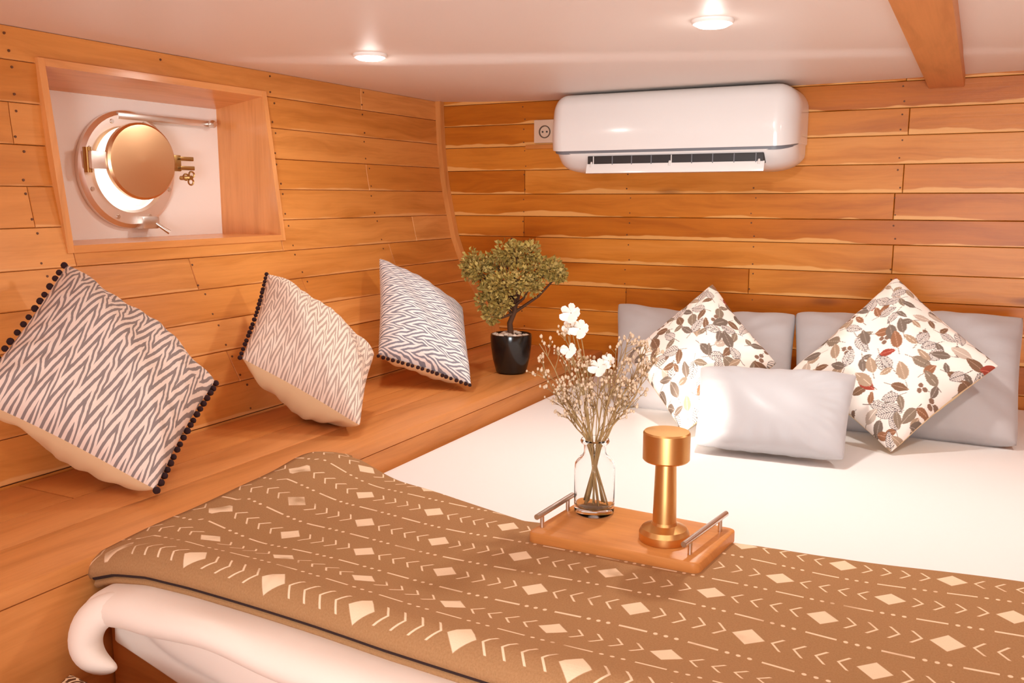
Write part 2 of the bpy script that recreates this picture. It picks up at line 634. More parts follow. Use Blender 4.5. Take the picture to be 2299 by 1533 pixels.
rows_z = [1.868, 1.80, 1.715, 1.63, 1.545, 1.46, 1.375]
rows_s = [s_of_z(z) for z in rows_z]
while rows_s[-1] < s_of_z(0.98):
    rows_s.append(rows_s[-1] + 0.083)
rows_s[-1] = s_of_z(0.97)
NAIL_Y = [0.42, 0.81, 1.2, 1.59, 1.97, 2.39, 2.79]
nails = MB()
joint_sets = [[0.42, 2.39], [0.81], [1.2], [0.42, 2.39], [1.2], [0.81, 2.6], [0.42, 1.59, 2.42], [0.81, 1.97], [1.2, 2.39], [0.6, 1.59], [0.81, 1.97], [1.2, 2.39], [1.59], [0.81, 2.2]]
for r in range(len(rows_s) - 1):
    s0, s1 = rows_s[r], rows_s[r + 1]
    za, zb = prof_at(s0)[1], prof_at(s1)[1]
    cuts = [FRONT_Y] + [c + rnd.uniform(-.012, .012) for c in joint_sets[r % len(joint_sets)]] + [BACK]
    for a, b in zip(cuts[:-1], cuts[1:]):
        hit = a < WIN['y1'] and b > WIN['y0'] and zb < WIN['z1'] - 0.004 and za > WIN['z0'] + 0.004
        lift = rnd.uniform(-0.0008, 0.0012)
        if not hit:
            hull_plank(a, b, s0, s1, lift)
            continue
        if a < WIN['y0'] - 0.01:
            hull_plank(a, WIN['y0'], s0, s1, lift)
        if b > WIN['y1'] + 0.01:
            hull_plank(WIN['y1'], b, s0, s1, lift)
        if zb < WIN['z0'] - 0.005:
            hull_plank(max(a, WIN['y0']), min(b, WIN['y1']), s_of_z(WIN['z0']), s1, lift)
    for ny in NAIL_Y:
        if ny > BACK - .08:
            continue
        for s in (s0 + 0.015 + rnd.uniform(-.003, .003), s1 - 0.015 + rnd.uniform(-.003, .003)):
            x, z, nx, nz = prof_at(s)
            yy = ny + rnd.uniform(-.008, .008)
            if WIN['y0'] - .03 < yy < WIN['y1'] + .03 and WIN['z0'] - .03 < z < WIN['z1'] + .02:
                continue
            v, f = lathe_vf([(0.0030, 0.0), (0.0025, 0.0020)], (x, yy, z), 8, axis=(nx, 0, nz))
            nails.add(v, f)
nails.build('nail', M_NAIL, wall_left, kind='stuff')

# ------------------------------------------------------------------ wall_back: planks on a bulkhead
bk = MB()
v, f, uv = box_vf(-1.85, RIGHT_X + 0.05, BACK + 0.012, BACK + 0.04, FLOOR - 0.04, CEIL + 0.01)
bk.add(v, f, uv)
wall_back = bk.build('wall_back', M_DARKGAP, origin=(0, BACK + 0.02, FLOOR), kind='structure')
zb_rows = [1.905, 1.851, 1.776, 1.700, 1.618, 1.535, 1.458, 1.385, 1.300, 1.220, 1.135, 1.052, 0.968, 0.885]
NAIL_X = [-1.43, -1.04, -0.625, -0.215, 0.19, 0.6, 1.0]
nails = MB()
bj = [[-0.2], [0.19], [-1.04, -0.2], [-0.625, 0.19], [-1.43, -0.205], [-0.215, 0.6], [-1.43], [-1.38, -0.215], [-0.625, 0.6], [-1.04, 0.19], [-0.215], [-0.625, 0.19], [-1.04]]
for r in range(len(zb_rows) - 1):
    z1, z0 = zb_rows[r], zb_rows[r + 1]
    cuts = [-1.80] + [c + rnd.uniform(-.012, .012) for c in bj[r % len(bj)]] + [RIGHT_X]
    for a, b in zip(cuts[:-1], cuts[1:]):
        xl0 = max(a, -1.80)
        g = 0.0007
        c = 0.0014
        yb, yf = BACK + 0.013, BACK - rnd.uniform(0, 0.0018)
        v = []
        for (ins, yy) in ((0, yb), (0, yf + 0.0016), (c, yf)):
            v += [(xl0 + g + ins, yy, z0 + g + ins), (b - g - ins, yy, z0 + g + ins), (b - g - ins, yy, z1 - g - ins), (xl0 + g + ins, yy, z1 - g - ins)]
        f = [(8, 9, 10, 11)]
        for l in (0, 4):
            for k in range(4):
                f.append((l + k, l + (k + 1) % 4, l + 4 + (k + 1) % 4, l + 4 + k))
        mk('plank', v, f, M_WALL_B, wall_back, uv=[(p[0], p[2]) for p in v], uv2=[(0.5, (p[2] - z0) / (z1 - z0)) for p in v])
    for nx in NAIL_X:
        for zz in (z0 + 0.016, z1 - 0.016):
            v, f = lathe_vf([(0.0028, 0.0), (0.0022, 0.0016)], (nx + rnd.uniform(-.008, .008), BACK, zz + rnd.uniform(-.003, .003)), 8, axis=(0, -1, 0))
            nails.add(v, f)
nails.build('nail', M_NAIL, wall_back, kind='stuff')

# corner batten following the hull curve
cb = MB()
vv, ff = [], []
ss = np.linspace(0.0, s_of_z(1.0), 16)
for s in ss:
    x, z, nx, nz = prof_at(s)
    for d, yy in ((0.0, BACK - 0.002), (0.0, BACK - 0.024), (0.020, BACK - 0.024), (0.023, BACK - 0.002)):
        vv.append((x + nx * d, yy, z + nz * d))
for i in range(len(ss) - 1):
    for k in range(4):
        a, b = i * 4 + k, i * 4 + (k + 1) % 4
        ff.append((a, b, b + 4, a + 4))
cb.add(vv, ff, [(p[2], p[0] + p[1]) for p in vv])
cb.build('trim_1', M_TRIM, kind='structure')

# other walls and floor (outside the picture, closing the cabin)
fl = box('floor', -1.6, RIGHT_X + 0.05, FRONT_Y - 0.05, BACK + 0.05, FLOOR - 0.04, FLOOR, M_BENCH, b=0, grain=1, kind='structure')
box('wall_right', RIGHT_X, RIGHT_X + 0.04, FRONT_Y, BACK + 0.01, FLOOR, CEIL, M_WALL_L, b=0, grain=1, kind='structure')
wf = MB()
for (a, b, c, d) in ((-1.8, -0.25, FLOOR, CEIL), (0.75, RIGHT_X + .04, FLOOR, CEIL), (-0.25, 0.75, FLOOR, 0.92)):  # opening above the low panel lets the added fill light in
    v, f, uv = box_vf(a, b, FRONT_Y - 0.04, FRONT_Y, c, d)
    wf.add(v, f, uv)
wf.build('wall_front', M_WALL_L, origin=(0, FRONT_Y, FLOOR), kind='structure')

# ceiling: two painted sheets; the far one dips a little beyond a soft fold
P0, P1 = np.array([-1.66, 1.765]), np.array([-0.21, 2.375])
dirn = (P1 - P0) / np.linalg.norm(P1 - P0)
nrm = np.array([-dirn[1], dirn[0]])
if nrm[1] < 0:
    nrm = -nrm

def ceil_z(x, y):
    d = (np.array([x, y]) - P0) @ nrm
    t = min(max((d + 0.03) / 0.06, 0), 1)
    return CEIL - float(np.interp(x, [-1.78, -1.62, -1.35, -0.5, 0.2], [0.0, 0.008, 0.016, 0.013, 0.005])) * t * t * (3 - 2 * t)


gx = np.linspace(-1.80, RIGHT_X + 0.04, 90)
gy = np.concatenate([np.linspace(FRONT_Y - 0.04, 1.2, 20)[:-1], np.linspace(1.2, BACK + 0.02, 74)])
cv = [(x, y, ceil_z(x, y)) for x in gx for y in gy]
mk('ceiling', cv, grid_faces(len(gx), len(gy)), M_CEIL, smooth=True, origin=(0, 0, CEIL), kind='structure')

# ceiling beam (deck carlin) running fore and aft
v, f, uv = box_vf(-0.151, -0.060, FRONT_Y, BACK - 0.001, 1.826, CEIL + 0.01, 0.004, 2, 1)
mk('ceiling_beam', v, f, M_BEAM, uv=uv, uv2=[(.5, .9)] * len(v), smooth=True, auto=40, kind='structure')

# ------------------------------------------------------------------ window recess with porthole
WX = -1.945                       # inner white hull panel
win = empty('window_1', (-1.775, 1.6, WIN['z0']))
tag(win, kind='structure')


def slab(name, pts, mat, parent, grain_u):
    """hexahedron from 8 points (bottom quad, top quad)"""
    f = [(3, 2, 1, 0), (4, 5, 6, 7), (0, 1, 5, 4), (1, 2, 6, 5), (2, 3, 7, 6), (3, 0, 4, 7)]
    ax = [0, 1, 2]
    ax.remove(grain_u)
    return mk(name, pts, f, mat, parent, uv=[(p[grain_u], p[ax[0]] + p[ax[1]]) for p in pts], uv2=[(.5, .9)] * 8)


def xw(z, d=0.0):
    return float(np.interp(-z, -_pz, _px)) + d


y0, y1, z0, z1 = WIN['y0'], WIN['y1'], WIN['z0'], WIN['z1']
t = 0.016
zt = 1.77                         # head board drops towards the outside
pj = 0.007                        # boards stand a little proud of the planks
slab('lining', [(WX, y0, z0 - t), (xw(z0, pj), y0, z0 - t), (xw(z0, pj), y1, z0 - t), (WX, y1, z0 - t),
                (WX, y0, z0), (xw(z0, pj), y0, z0), (xw(z0, pj), y1, z0), (WX, y1, z0)], M_LINING, win, 1)
slab('lining', [(WX, y0, zt), (xw(z1, pj), y0, z1 - .004), (xw(z1, pj), y1, z1 - .004), (WX, y1, zt),
                (WX, y0, zt + t), (xw(z1, pj), y0, z1 + t - .004), (xw(z1, pj), y1, z1 + t - .004), (WX, y1, zt + t)], M_LINING, win, 1)
for (ya, yb) in ((y0 - t, y0), (y1, y1 + t)):
    slab('lining', [(WX, ya, z0 - t), (xw(z0, pj), ya, z0 - t), (xw(z0, pj), yb, z0 - t), (WX, yb, z0 - t),
                    (WX, ya, zt + t), (xw(z1, pj), ya, z1 + t - .004), (xw(z1, pj), yb, z1 + t - .004), (WX, yb, zt + t)], M_LINING, win, 2)

# white panel with a round hole
PY, PZ = 1.605, 1.592
R_IN, R_OUT = 0.102, 0.147
pv, pf = [], []
SEG = 64
for x in (WX, WX - 0.05):
    for ring in (0, 1):
        for i in range(SEG):
            a = 2 * math.pi * i / SEG
            c, s_ = math.cos(a), math.sin(a)
            if ring == 0:
                pv.append((x, PY + R_IN * c, PZ + R_IN * s_))
            else:
                k = min(((y1 + t - PY) if c > 0 else (PY - y0 + t)) / max(abs(c), 1e-6), ((zt + t - PZ) if s_ > 0 else (PZ - z0 + t)) / max(abs(s_), 1e-6))
                pv.append((x, PY + k * c, PZ + k * s_))
for i in range(SEG):
    j = (i + 1) % SEG
    pf.append((i, j, SEG + j, SEG + i))
    pf.append((2 * SEG + j, 2 * SEG + i, 3 * SEG + i, 3 * SEG + j))
    pf.append((j, i, 2 * SEG + i, 2 * SEG + j))
mk('hull_panel', pv, pf, M_PANEL, win)

port = empty('porthole', (WX, PY, PZ - R_OUT))
tag(port, 'round polished steel porthole with hinged bronze lid in the recessed window', 'porthole')
lathe('ring_frame', [(R_IN, -0.03), (R_IN, 0.012), (R_IN + 0.006, 0.020), (R_OUT - 0.010, 0.020), (R_OUT, 0.012), (R_OUT, 0.0005)], (WX, PY, PZ), M_CHROME, port, 64, False, False, (1, 0, 0))
for i in range(8):
    a = math.radians(22.5 + 45 * i)
    lathe('screw', [(0.006, 0.0), (0.005, 0.0035)], (WX + 0.0195, PY + 0.127 * math.cos(a), PZ + 0.127 * math.sin(a)), M_STEEL, port, 10, False, True, (1, 0, 0))
# lid: swung a little open about the left hinge
LC = Vector((WX + 0.062, 1.603, 1.612))
ang = math.radians(6)
LA = Vector((math.cos(ang), -math.sin(ang), 0.0)).normalized()
lid = lathe('lid', [(0.091, -0.012), (0.0955, -0.008), (0.0955, 0.004), (0.090, 0.009), (0.083, 0.0095), (0.02, 0.0105), (0.0, 0.011)], LC, M_LID, port, 56, True, False, LA)
LT = Vector((math.sin(ang), math.cos(ang), 0))
v, f, uv = box_vf(-0.02, 0.02, -0.03, 0.03, -0.022, 0.022, 0.005)
hin = [LC - LT * 0.108 + Vector((p[0] - 0.018, p[1], p[2])) for p in v]
mk('hinge', hin, f, M_CHROME, port, smooth=True, auto=40)
tube('hinge_pin', [LC - LT * 0.134 + Vector((-0.014, 0, -0.03)), LC - LT * 0.134 + Vector((-0.014, 0, 0.03))], 0.010, M_BRASS, port, 12)
# forked lug on the right
fk = MB()
for dz, ln in ((0.011, 0.050), (-0.013, 0.052)):
    v, f, uv = box_vf(-0.005, 0.005, -0.004, ln, -0.0055, 0.0055, 0.002)
    fk.add([LC + LT * (0.103 + p[1]) + LA * p[0] + Vector((0, 0, p[2] + dz)) for p in v], f)
v, f, uv = box_vf(-0.005, 0.005, -0.014, 0.014, -0.022, 0.020, 0.003)
fk.add([LC + LT * (0.100 + p[1]) + LA * p[0] + Vector((0, 0, p[2])) for p in v], f)
fk.build('fork_lug', M_BRASS, port, smooth=True, auto=40)
wn = MB()
WC = LC + LT * 0.138 + Vector((0.002, 0, -0.038))
for a0 in (0, 1, 2):
    a = math.radians(120 * a0 + 50)
    cc = WC + LT * math.cos(a) * 0.011 + Vector((0, 0, math.sin(a) * 0.011))
    ring = [cc + (LT * math.cos(b) + Vector((0, 0, 1)) * math.sin(b)) * 0.008 for b in np.linspace(0, 2 * math.pi, 13)]
    v, f = tube_vf(ring, 0.0024, 6)
    wn.add(v, f)
v, f = lathe_vf([(0.006, -0.035), (0.006, 0.008)], WC, 10, axis=LA)
wn.add(v, f)
wn.build('wing_nut', M_BRASS, port, smooth=True, auto=50)
# dog bolt at the bottom
db = MB()
v, f, uv = box_vf(WX + 0.002, WX + 0.042, PY + 0.008, PY + 0.062, PZ - 0.150, PZ - 0.118, 0.006)
db.add(v, f)
db.build('dog_bolt', M_STEEL, port, smooth=True, auto=40)
tube('dog_lever', [(WX + 0.03, PY + 0.046, PZ - 0.128), (WX + 0.05, PY + 0.062, PZ - 0.148), (WX + 0.06, PY + 0.075, PZ - 0.160)], [0.006, 0.005, 0.006], M_STEEL, port, 8)
# stay bar over the porthole
v, f, uv = box_vf(WX + 0.001, WX + 0.022, PY - 0.03, y1 - 0.03, PZ + 0.124, PZ + 0.142, 0.004)
mk('stay_bar', v, f, M_STEEL, port, smooth=True, auto=40)
lathe('stay_knob', [(0.010, 0), (0.011, 0.012), (0.007, 0.020)], (WX + 0.02, y1 - 0.045, PZ + 0.133), M_STEEL, port, 14, axis=(1, 0, 0))

# ------------------------------------------------------------------ bench along the hull, two deep planks and a front board
BZ = 1.0
BX = -1.122
bench = empty('bench', (-1.3, 0.9, FLOOR))
tag(bench, 'long built-in wooden bench ledge under the porthole wall', 'bench')


def bench_plank(xa, xb, ya, yb, za, zb, b=0.003):
    v, f, uv = box_vf(xa, xb, ya, yb, za, zb, b, 2, 1)
    mk('plank', v, f, M_BENCH, bench, uv=uv, uv2=[(.5, (p[0] - xa) / (xb - xa)) for p in v], smooth=True, auto=40)


for (xa, xb, cuts) in ((-1.262, BX, (FRONT_Y, 2.845)), (-1.375, -1.2635, (FRONT_Y, 1.62, 2.845)), (-1.528, -1.3765, (FRONT_Y, 0.98, 2.25, 2.845))):
    for a, b in zip(cuts[:-1], cuts[1:]):
        bench_plank(xa, xb, a + .001, b - .001, BZ - 0.025, BZ)
bench_plank(BX - 0.022, BX - 0.001, FRONT_Y, 2.845, 0.72, BZ - 0.026)
bench_plank(BX - 0.022, BX - 0.001, FRONT_Y, 2.845, FLOOR, 0.719)

# ------------------------------------------------------------------ bed
bed = empty('bed', (-0.2, 1.8, FLOOR))
tag(bed, 'wooden bed platform with white-sheeted mattress between bench and bulkhead', 'bed')
box('base', BX + 0.004, 0.86, 0.87, 2.842, FLOOR, 0.76, M_BENCH, bed, b=0.004)
box('front_board', BX + 0.004, 0.86, 0.840, 0.860, FLOOR, 0.895, M_BENCH, bed, b=0.003)
v, f, uv = box_vf(BX + 0.004, 0.86, 0.862, 2.84, 0.761, 0.935, 0.03, 4)
mk('mattress', v, f, M_SHEET, bed, smooth=True)

# white duvet folded over the foot of the bed, hanging down in front
DX0, DX1 = -1.083, 0.80
nx = 130


def zedge(x):
    return float(np.interp(x, [-1.13, -1.116, -1.071, -1.006, -0.927, -0.83, -0.71, -0.6, -0.42, 0.8], [0.968, 0.973, 0.989, 0.999, 1.0, 0.997, 0.993, 0.988, 0.985, 0.985]))


def hem(x):
    return max(0.56, 0.876 - (x + 1.075) * 0.28)


sec_n = 46
dv = []
xs = np.linspace(DX0, DX1, nx)
for x in xs:
    wv = 0.004 * math.sin(x * 13) + 0.003 * math.sin(x * 29 + 1)
    ze = zedge(x)
    raw = [(1.27, 0.936), (1.24, 0.948), (1.15, 0.955), (1.03, 0.958), (0.93, ze - 0.038), (0.86, ze - 0.033), (0.815, ze - 0.029), (0.788, ze - 0.031 + wv * .5), (0.775, ze - 0.038 + wv),
           (0.771, ze - 0.047 + wv), (0.777, ze - 0.056 + wv), (0.794, ze - 0.061 + wv), (0.816, ze - 0.064 + wv)]
    crz = 0.915 - (x + 1.0) * 0.37 + wv * 2
    zt_ = raw[-1][1]
    zb_ = min(hem(x), zt_ - 0.008)
    hang = []
    for q in np.linspace(0, 1, 16)[1:]:
        zz = zt_ + (zb_ - zt_) * q
        fw = 0.0
        if x > -1.0:
            fw = -0.012 / (1 + math.exp(-(zz - crz) * 220))
        hang.append((0.824 + fw * min(1, q * 5) + 0.003 * math.sin(x * 14 + zz * 25), zz))
    P = np.array(raw + hang)
    L = np.concatenate([[0], np.cumsum(np.hypot(*np.diff(P, axis=0).T))])
    k0 = len(raw) - 1
    tt = np.concatenate([np.linspace(0, L[4], 8), np.linspace(L[4], L[k0], 20)[1:], np.linspace(L[k0], L[-1], 20)[1:]])
    for a, b in zip(np.interp(tt, L, P[:, 0]), np.interp(tt, L, P[:, 1])):
        dv.append((x, a, b))
duv = mk('duvet', dv, grid_faces(nx, sec_n), M_DUVET, smooth=True, origin=(-0.2, 0.9, 0.94))
tag(duv, 'thick white duvet folded under the brown throw at the bed foot', 'duvet')
md = duv.modifiers.new('thick', 'SOLIDIFY')
md.thickness = 0.010
md.offset = -1
sm = duv.modifiers.new('soft', 'SUBSURF')
sm.levels = sm.render_levels = 1
tube('corner_fold', [(-1.005, 0.800, 0.953), (-1.040, 0.790, 0.954), (-1.066, 0.776, 0.941), (-1.078, 0.767, 0.914), (-1.072, 0.763, 0.887), (-1.046, 0.764, 0.874), (-1.018, 0.770, 0.874)],
     [0.020, 0.025, 0.030, 0.032, 0.030, 0.022, 0.006], M_DUVET, duv, 14, 0.8)
_o = [o for o in duv.children if o.name.startswith('corner_fold')][0]
sm = _o.modifiers.new('soft', 'SUBSURF')
sm.levels = sm.render_levels = 2

# brown throw lying across the foot of the bed
TX0, TX1 = -1.128, 0.80


def far_y(x):
    return float(np.interp(x, [-1.13, -1.05, -0.87, -0.64, -0.45, -0.31, -0.145, 0.1, 0.8], [1.375, 1.405, 1.375, 1.31, 1.335, 1.375, 1.40, 1.415, 1.42]))


def near_y(x):
    return 0.822 + 0.004 * math.sin(x * 7 + 0.5)


def throw_z(x, y):
    t_ = min(max((-0.93 - x) / 0.18, 0), 1)
    z = 0.9838 + 0.026 * t_ * t_ * (3 - 2 * t_)
    z += 0.016 * math.exp(-((x + 1.10) / 0.08) ** 2 - ((y - 1.30) / 0.07) ** 2)
    away = 1 - math.exp(-((x + 0.45) / 0.26) ** 4 - ((y - 1.27) / 0.18) ** 4)
    z += away * (0.0040 * math.sin(x * 11 + y * 5) + 0.003 * math.sin(y * 17 - x * 6))
    q_ = min(max((y - near_y(x)) / 0.17, 0), 1)
    q_ = q_ * q_ * (3 - 2 * q_)
    z = z * q_ + (zedge(x) + 0.024) * (1 - q_)
    e = min(max((far_y(x) - y) / 0.05, 0), 1)
    z -= 0.034 * (1 - e) ** 2 * (1 if x > -1.08 else 0.25)
    return z


nx, ny = 150, 64
tv, tuv = [], []
for x in np.linspace(TX0, TX1, nx):
    fy, nyv = far_y(x), near_y(x)
    line = [(y, throw_z(x, y)) for y in np.linspace(fy, nyv + 0.028, 50)]
    zc = line[-1][1]
    for q in np.linspace(0, math.pi * 0.56, 10)[1:]:
        line.append((nyv + 0.028 - 0.028 * math.sin(q), zc - 0.020 + 0.020 * math.cos(q)))
    while len(line) < ny:
        line.append((line[-1][0] + 0.003, line[-1][1] - 0.0005))
    P = np.array(line)
    L = np.concatenate([[0], np.cumsum(np.hypot(*np.diff(P, axis=0).T))])
    for (y, z), l in zip(line, L):
        tv.append((x, y, z))
        tuv.append((x, 1.322 - (fy - l)))
thr = mk('throw', tv, grid_faces(nx, ny), M_THROW, uv=tuv, uv2=tuv, smooth=True, origin=(-0.2, 1.1, 0.985))
tag(thr, 'brown throw with cream diamonds and chevrons across the bed foot', 'throw')
md = thr.modifiers.new('thick', 'SOLIDIFY')
md.thickness = 0.006
md.offset = -1
pipe = []
und, uuv = [], []
for x in np.linspace(TX0 + 0.012, TX1, 90):
    zc = throw_z(x, near_y(x) + 0.028)
    pipe.append((x, near_y(x) - 0.0005, zc - 0.0285))
    for j, (dy, dz) in enumerate(((0.05, -0.026), (0.016, -0.028), (0.001, -0.032), (-0.003, -0.039), (0.002, -0.046), (0.03, -0.049))):
        und.append((x, near_y(x) + dy, zc + dz))
        uuv.append((x, 0.5 + dy + dz))
tube('piping', pipe, 0.0040, M_PIPE, thr, 8)
mk('turned_under_layer', und, grid_faces(90, 6), M_THROW, thr, uv=uuv, uv2=uuv, smooth=True)

# ------------------------------------------------------------------ pillows and cushions


def pillow_grid(corners, thick, n, pinch, expo, side, seed, wr, sag=(0, 0), p_edge=2.0):
    """corners: TL, TR, BR, BL in world. Returns points, uv (u to the right, v up); side +1 front, -1 back"""
    TL, TR, BR, BL = [np.array(c, float) for c in corners]
    rg = np.random.RandomState(seed)
    waves = [(rg.uniform(2, 7), rg.uniform(2, 7), rg.uniform(0, 6.3), rg.uniform(.3, 1)) for _ in range(6)]
    nf = np.cross(TR - TL, TL - BL) + np.cross(BR - BL, TR - BR)
    nf /= np.linalg.norm(nf)
    lin_ = np.sin(np.linspace(-math.pi / 2, math.pi / 2, n)) * 0.6 + np.linspace(-1, 1, n) * 0.4
    U, V = np.meshgrid(lin_, lin_, indexing='ij')
    # the sides draw in towards the middle, corners stay pointed
    Us = U * (1 - pinch * (1 - V ** 2) * np.abs(U) ** 2)
    Vs = V * (1 - pinch * (1 - U ** 2) * np.abs(V) ** 2)
    # rounded corner tips
    rr = np.clip((np.abs(U) * np.abs(V)) ** 6, 0, 1) * 0.022
    Us = Us * (1 - rr)
    Vs = Vs * (1 - rr)
    a, b = (Us + 1) / 2, (Vs + 1) / 2
    P = (1 - a)[..., None] * ((1 - b)[..., None] * BL + b[..., None] * TL) + a[..., None] * ((1 - b)[..., None] * BR + b[..., None] * TR)
    h = (np.clip(1 - np.abs(U) ** p_edge, 0, 1) * np.clip(1 - np.abs(V) ** p_edge, 0, 1)) ** expo
    w = np.zeros_like(U)
    for (fa, fb, ph, am) in waves:
        w += am * np.sin(fa * U + fb * V + ph)
    # gathers running in from the corners and sides
    rad = np.arctan2(V, U)
    g = np.sin(rad * 22 + seed) * np.clip(np.hypot(U, V) - 0.55, 0, 1) * 1.4
    hh = thick * 0.5 * h * (1 + wr * 0.10 * w) + thick * 0.5 * wr * 0.12 * g * h
    P = P + side * nf * hh[..., None]
    sx, sz = sag
    P[..., 2] -= sz * (1 - U ** 2) * np.clip((V + 0.2), 0, 1) * np.linalg.norm(TL - BL)
    return P.reshape(-1, 3), np.stack([(U + 1) / 2, (V + 1) / 2], -1).reshape(-1, 2), nf


def pillow(name, corners, thick, mat, mat_back=None, n=44, pinch=0.07, expo=0.5, seed=1, wr=0.6, sag=(0, 0), p_edge=2.0, rot90=False, split=False, back=1.0, parts=('front_panel', 'back_panel')):
    Pf, uvf, nf = pillow_grid(corners, thick, n, pinch, expo, 1, seed, wr, sag, p_edge)
    Pb, uvb, _ = pillow_grid(corners, thick * back, n, pinch, expo, -1, seed + 3, wr, sag, p_edge)
    if rot90:
        uvf = np.stack([uvf[:, 1], uvf[:, 0]], -1)
    allz = np.concatenate([Pf, Pb])
    ctr = allz.mean(0)
    ctr[2] = allz[:, 2].min()
    ff, fb = grid_faces(n, n), grid_faces(n, n, flip=True)
    if split:
        root = empty(name, ctr)
        a = mk(parts[0], Pf, ff, mat, root, uv=uvf, uv2=uvf, smooth=True)
        b = mk(parts[1], Pb, fb, mat_back or mat, root, uv=uvb, uv2=uvb, smooth=True)
        return root, nf, (a, b, Pf.reshape(n, n, 3))
    m = MB()
    m.add(Pf, ff, uvf, uvf)
    m.add(Pb, fb, uvb, uvb)
    o = m.build(name, mat, smooth=True, origin=ctr)
    me = o.data
    bm = bmesh.new()
    bm.from_mesh(me)
    bmesh.ops.remove_doubles(bm, verts=bm.verts, dist=1e-5)
    bm.to_mesh(me)
    bm.free()
    return o, nf, Pf.reshape(n, n, 3)


# three ikat cushions on the bench (corners: top, right, bottom, left)
C1 = [(-1.642, 1.196, 1.391), (-1.375, 1.324, 1.147), (-1.240, 1.041, 1.015), (-1.507, 0.893, 1.186)]
C2 = [(-1.621, 1.752, 1.331), (-1.322, 1.803, 1.133), (-1.194, 1.567, 1.015), (-1.487, 1.508, 1.155)]
C3 = [(-1.625, 2.245, 1.342), (-1.368, 2.318, 1.193), (-1.196, 2.070, 1.015), (-1.451, 1.989, 1.091)]


def nearer(pts, k):
    return [tuple(np.array([0, 0, CAMZ]) + (np.array(p) - np.array([0, 0, CAMZ])) * k) for p in pts]


C1, C2, C3 = nearer(C1, 0.985), nearer(C2, 0.982), nearer(C3, 0.992)
GR = 'ikat cushions leaning along the bench'
pom_me = None


def pompoms(root, grid, edge, count, nf, r=0.0062):
    """edge: 'L' (u=0), 'R' (u=1), 'B' (v=0)"""
    global pom_me
    n = grid.shape[0]
    ln = {'L': grid[0, :, :], 'R': grid[n - 1, :, :], 'B': grid[:, 0, :], 'T': grid[:, n - 1, :]}[edge]
    ctr = grid.reshape(-1, 3).mean(0)
    d = np.concatenate([[0], np.cumsum(np.linalg.norm(np.diff(ln, axis=0), axis=1))])
    if pom_me is None:
        v, f = ico_vf((0, 0, 0), 1.0, 2)
        v = [tuple(Vector(p) * (1 + 0.10 * math.sin(17 * p[0] + 9 * p[1] + 13 * p[2]))) for p in v]
        pom_me = bpy.data.meshes.new('pompom')
        pom_me.from_pydata(v, [], f)
        pom_me.polygons.foreach_set('use_smooth', [True] * len(pom_me.polygons))
        pom_me.materials.append(M_POM)
    for i in range(count):
        q = d[-1] * (i + 0.35 + rnd.uniform(-.12, .12)) / (count - 0.3)
        p = np.array([np.interp(q, d, ln[:, k]) for k in range(3)])
        out = p - ctr
        out /= np.linalg.norm(out)
        o = bpy.data.objects.new('pompom', pom_me)
        COL.objects.link(o)
        o.parent = root
        o.scale = [r * rnd.uniform(.9, 1.12)] * 3
        o.location = Vector(p + out * (r * 1.05)) - root.location


c1, nf, (a, b, g) = pillow('ikat_cushion', C1, 0.20, M_ZIG1, M_CREAM, 60, 0.05, 0.5, 3, 0.8, split=True, back=1.45)
tag(c1, 'largest grey zigzag cushion with dark pompom edges leaning below the porthole', 'cushion', GR)
pompoms(c1, g, 'L', 17, nf)
pompoms(c1, g, 'R', 19, nf)
c2, nf, (a, b, g) = pillow('ikat_cushion', C2, 0.19, M_ZIG2, M_CREAM, 56, 0.06, 0.5, 9, 0.8, split=True, back=1.55)
tag(c2, 'pale beige zigzag cushion, middle of the three on the bench', 'cushion', GR)
pompoms(c2, g, 'L', 22, nf, 0.0052)
c3, nf, (a, b, g) = pillow('ikat_cushion', C3, 0.16, M_ZIG3, M_CREAM, 56, 0.05, 0.5, 14, 0.7, rot90=True, split=True, back=1.3)
tag(c3, 'slate grey zigzag cushion beside the potted plant on the bench', 'cushion', GR)
pompoms(c3, g, 'B', 20, nf, 0.0054)

# grey pillows standing against the bulkhead
B1 = [(-1.003, 2.660, 1.190), (-0.445, 2.660, 1.188), (-0.396, 2.335, 0.946), (-0.880, 2.330, 0.946)]
B2 = [(-0.457, 2.670, 1.190), (0.129, 2.660, 1.215), (0.124, 2.335, 0.946), (-0.390, 2.340, 0.946)]
o, nf, g = pillow('sleeping_pillow', B1, 0.15, M_GREY, n=44, pinch=0.03, expo=0.42, seed=21, wr=0.6, sag=(0, 0.05), p_edge=2.6)
tag(o, 'large plain grey pillow by the dried flowers, behind the smaller leaf cushion', 'pillow', 'plain grey sleeping pillows')
o, nf, g = pillow('sleeping_pillow', B2, 0.16, M_GREY, n=44, pinch=0.03, expo=0.42, seed=25, wr=0.6, sag=(0, 0.02), p_edge=2.6)
tag(o, 'large plain grey pillow behind the bigger leaf cushion', 'pillow', 'plain grey sleeping pillows')


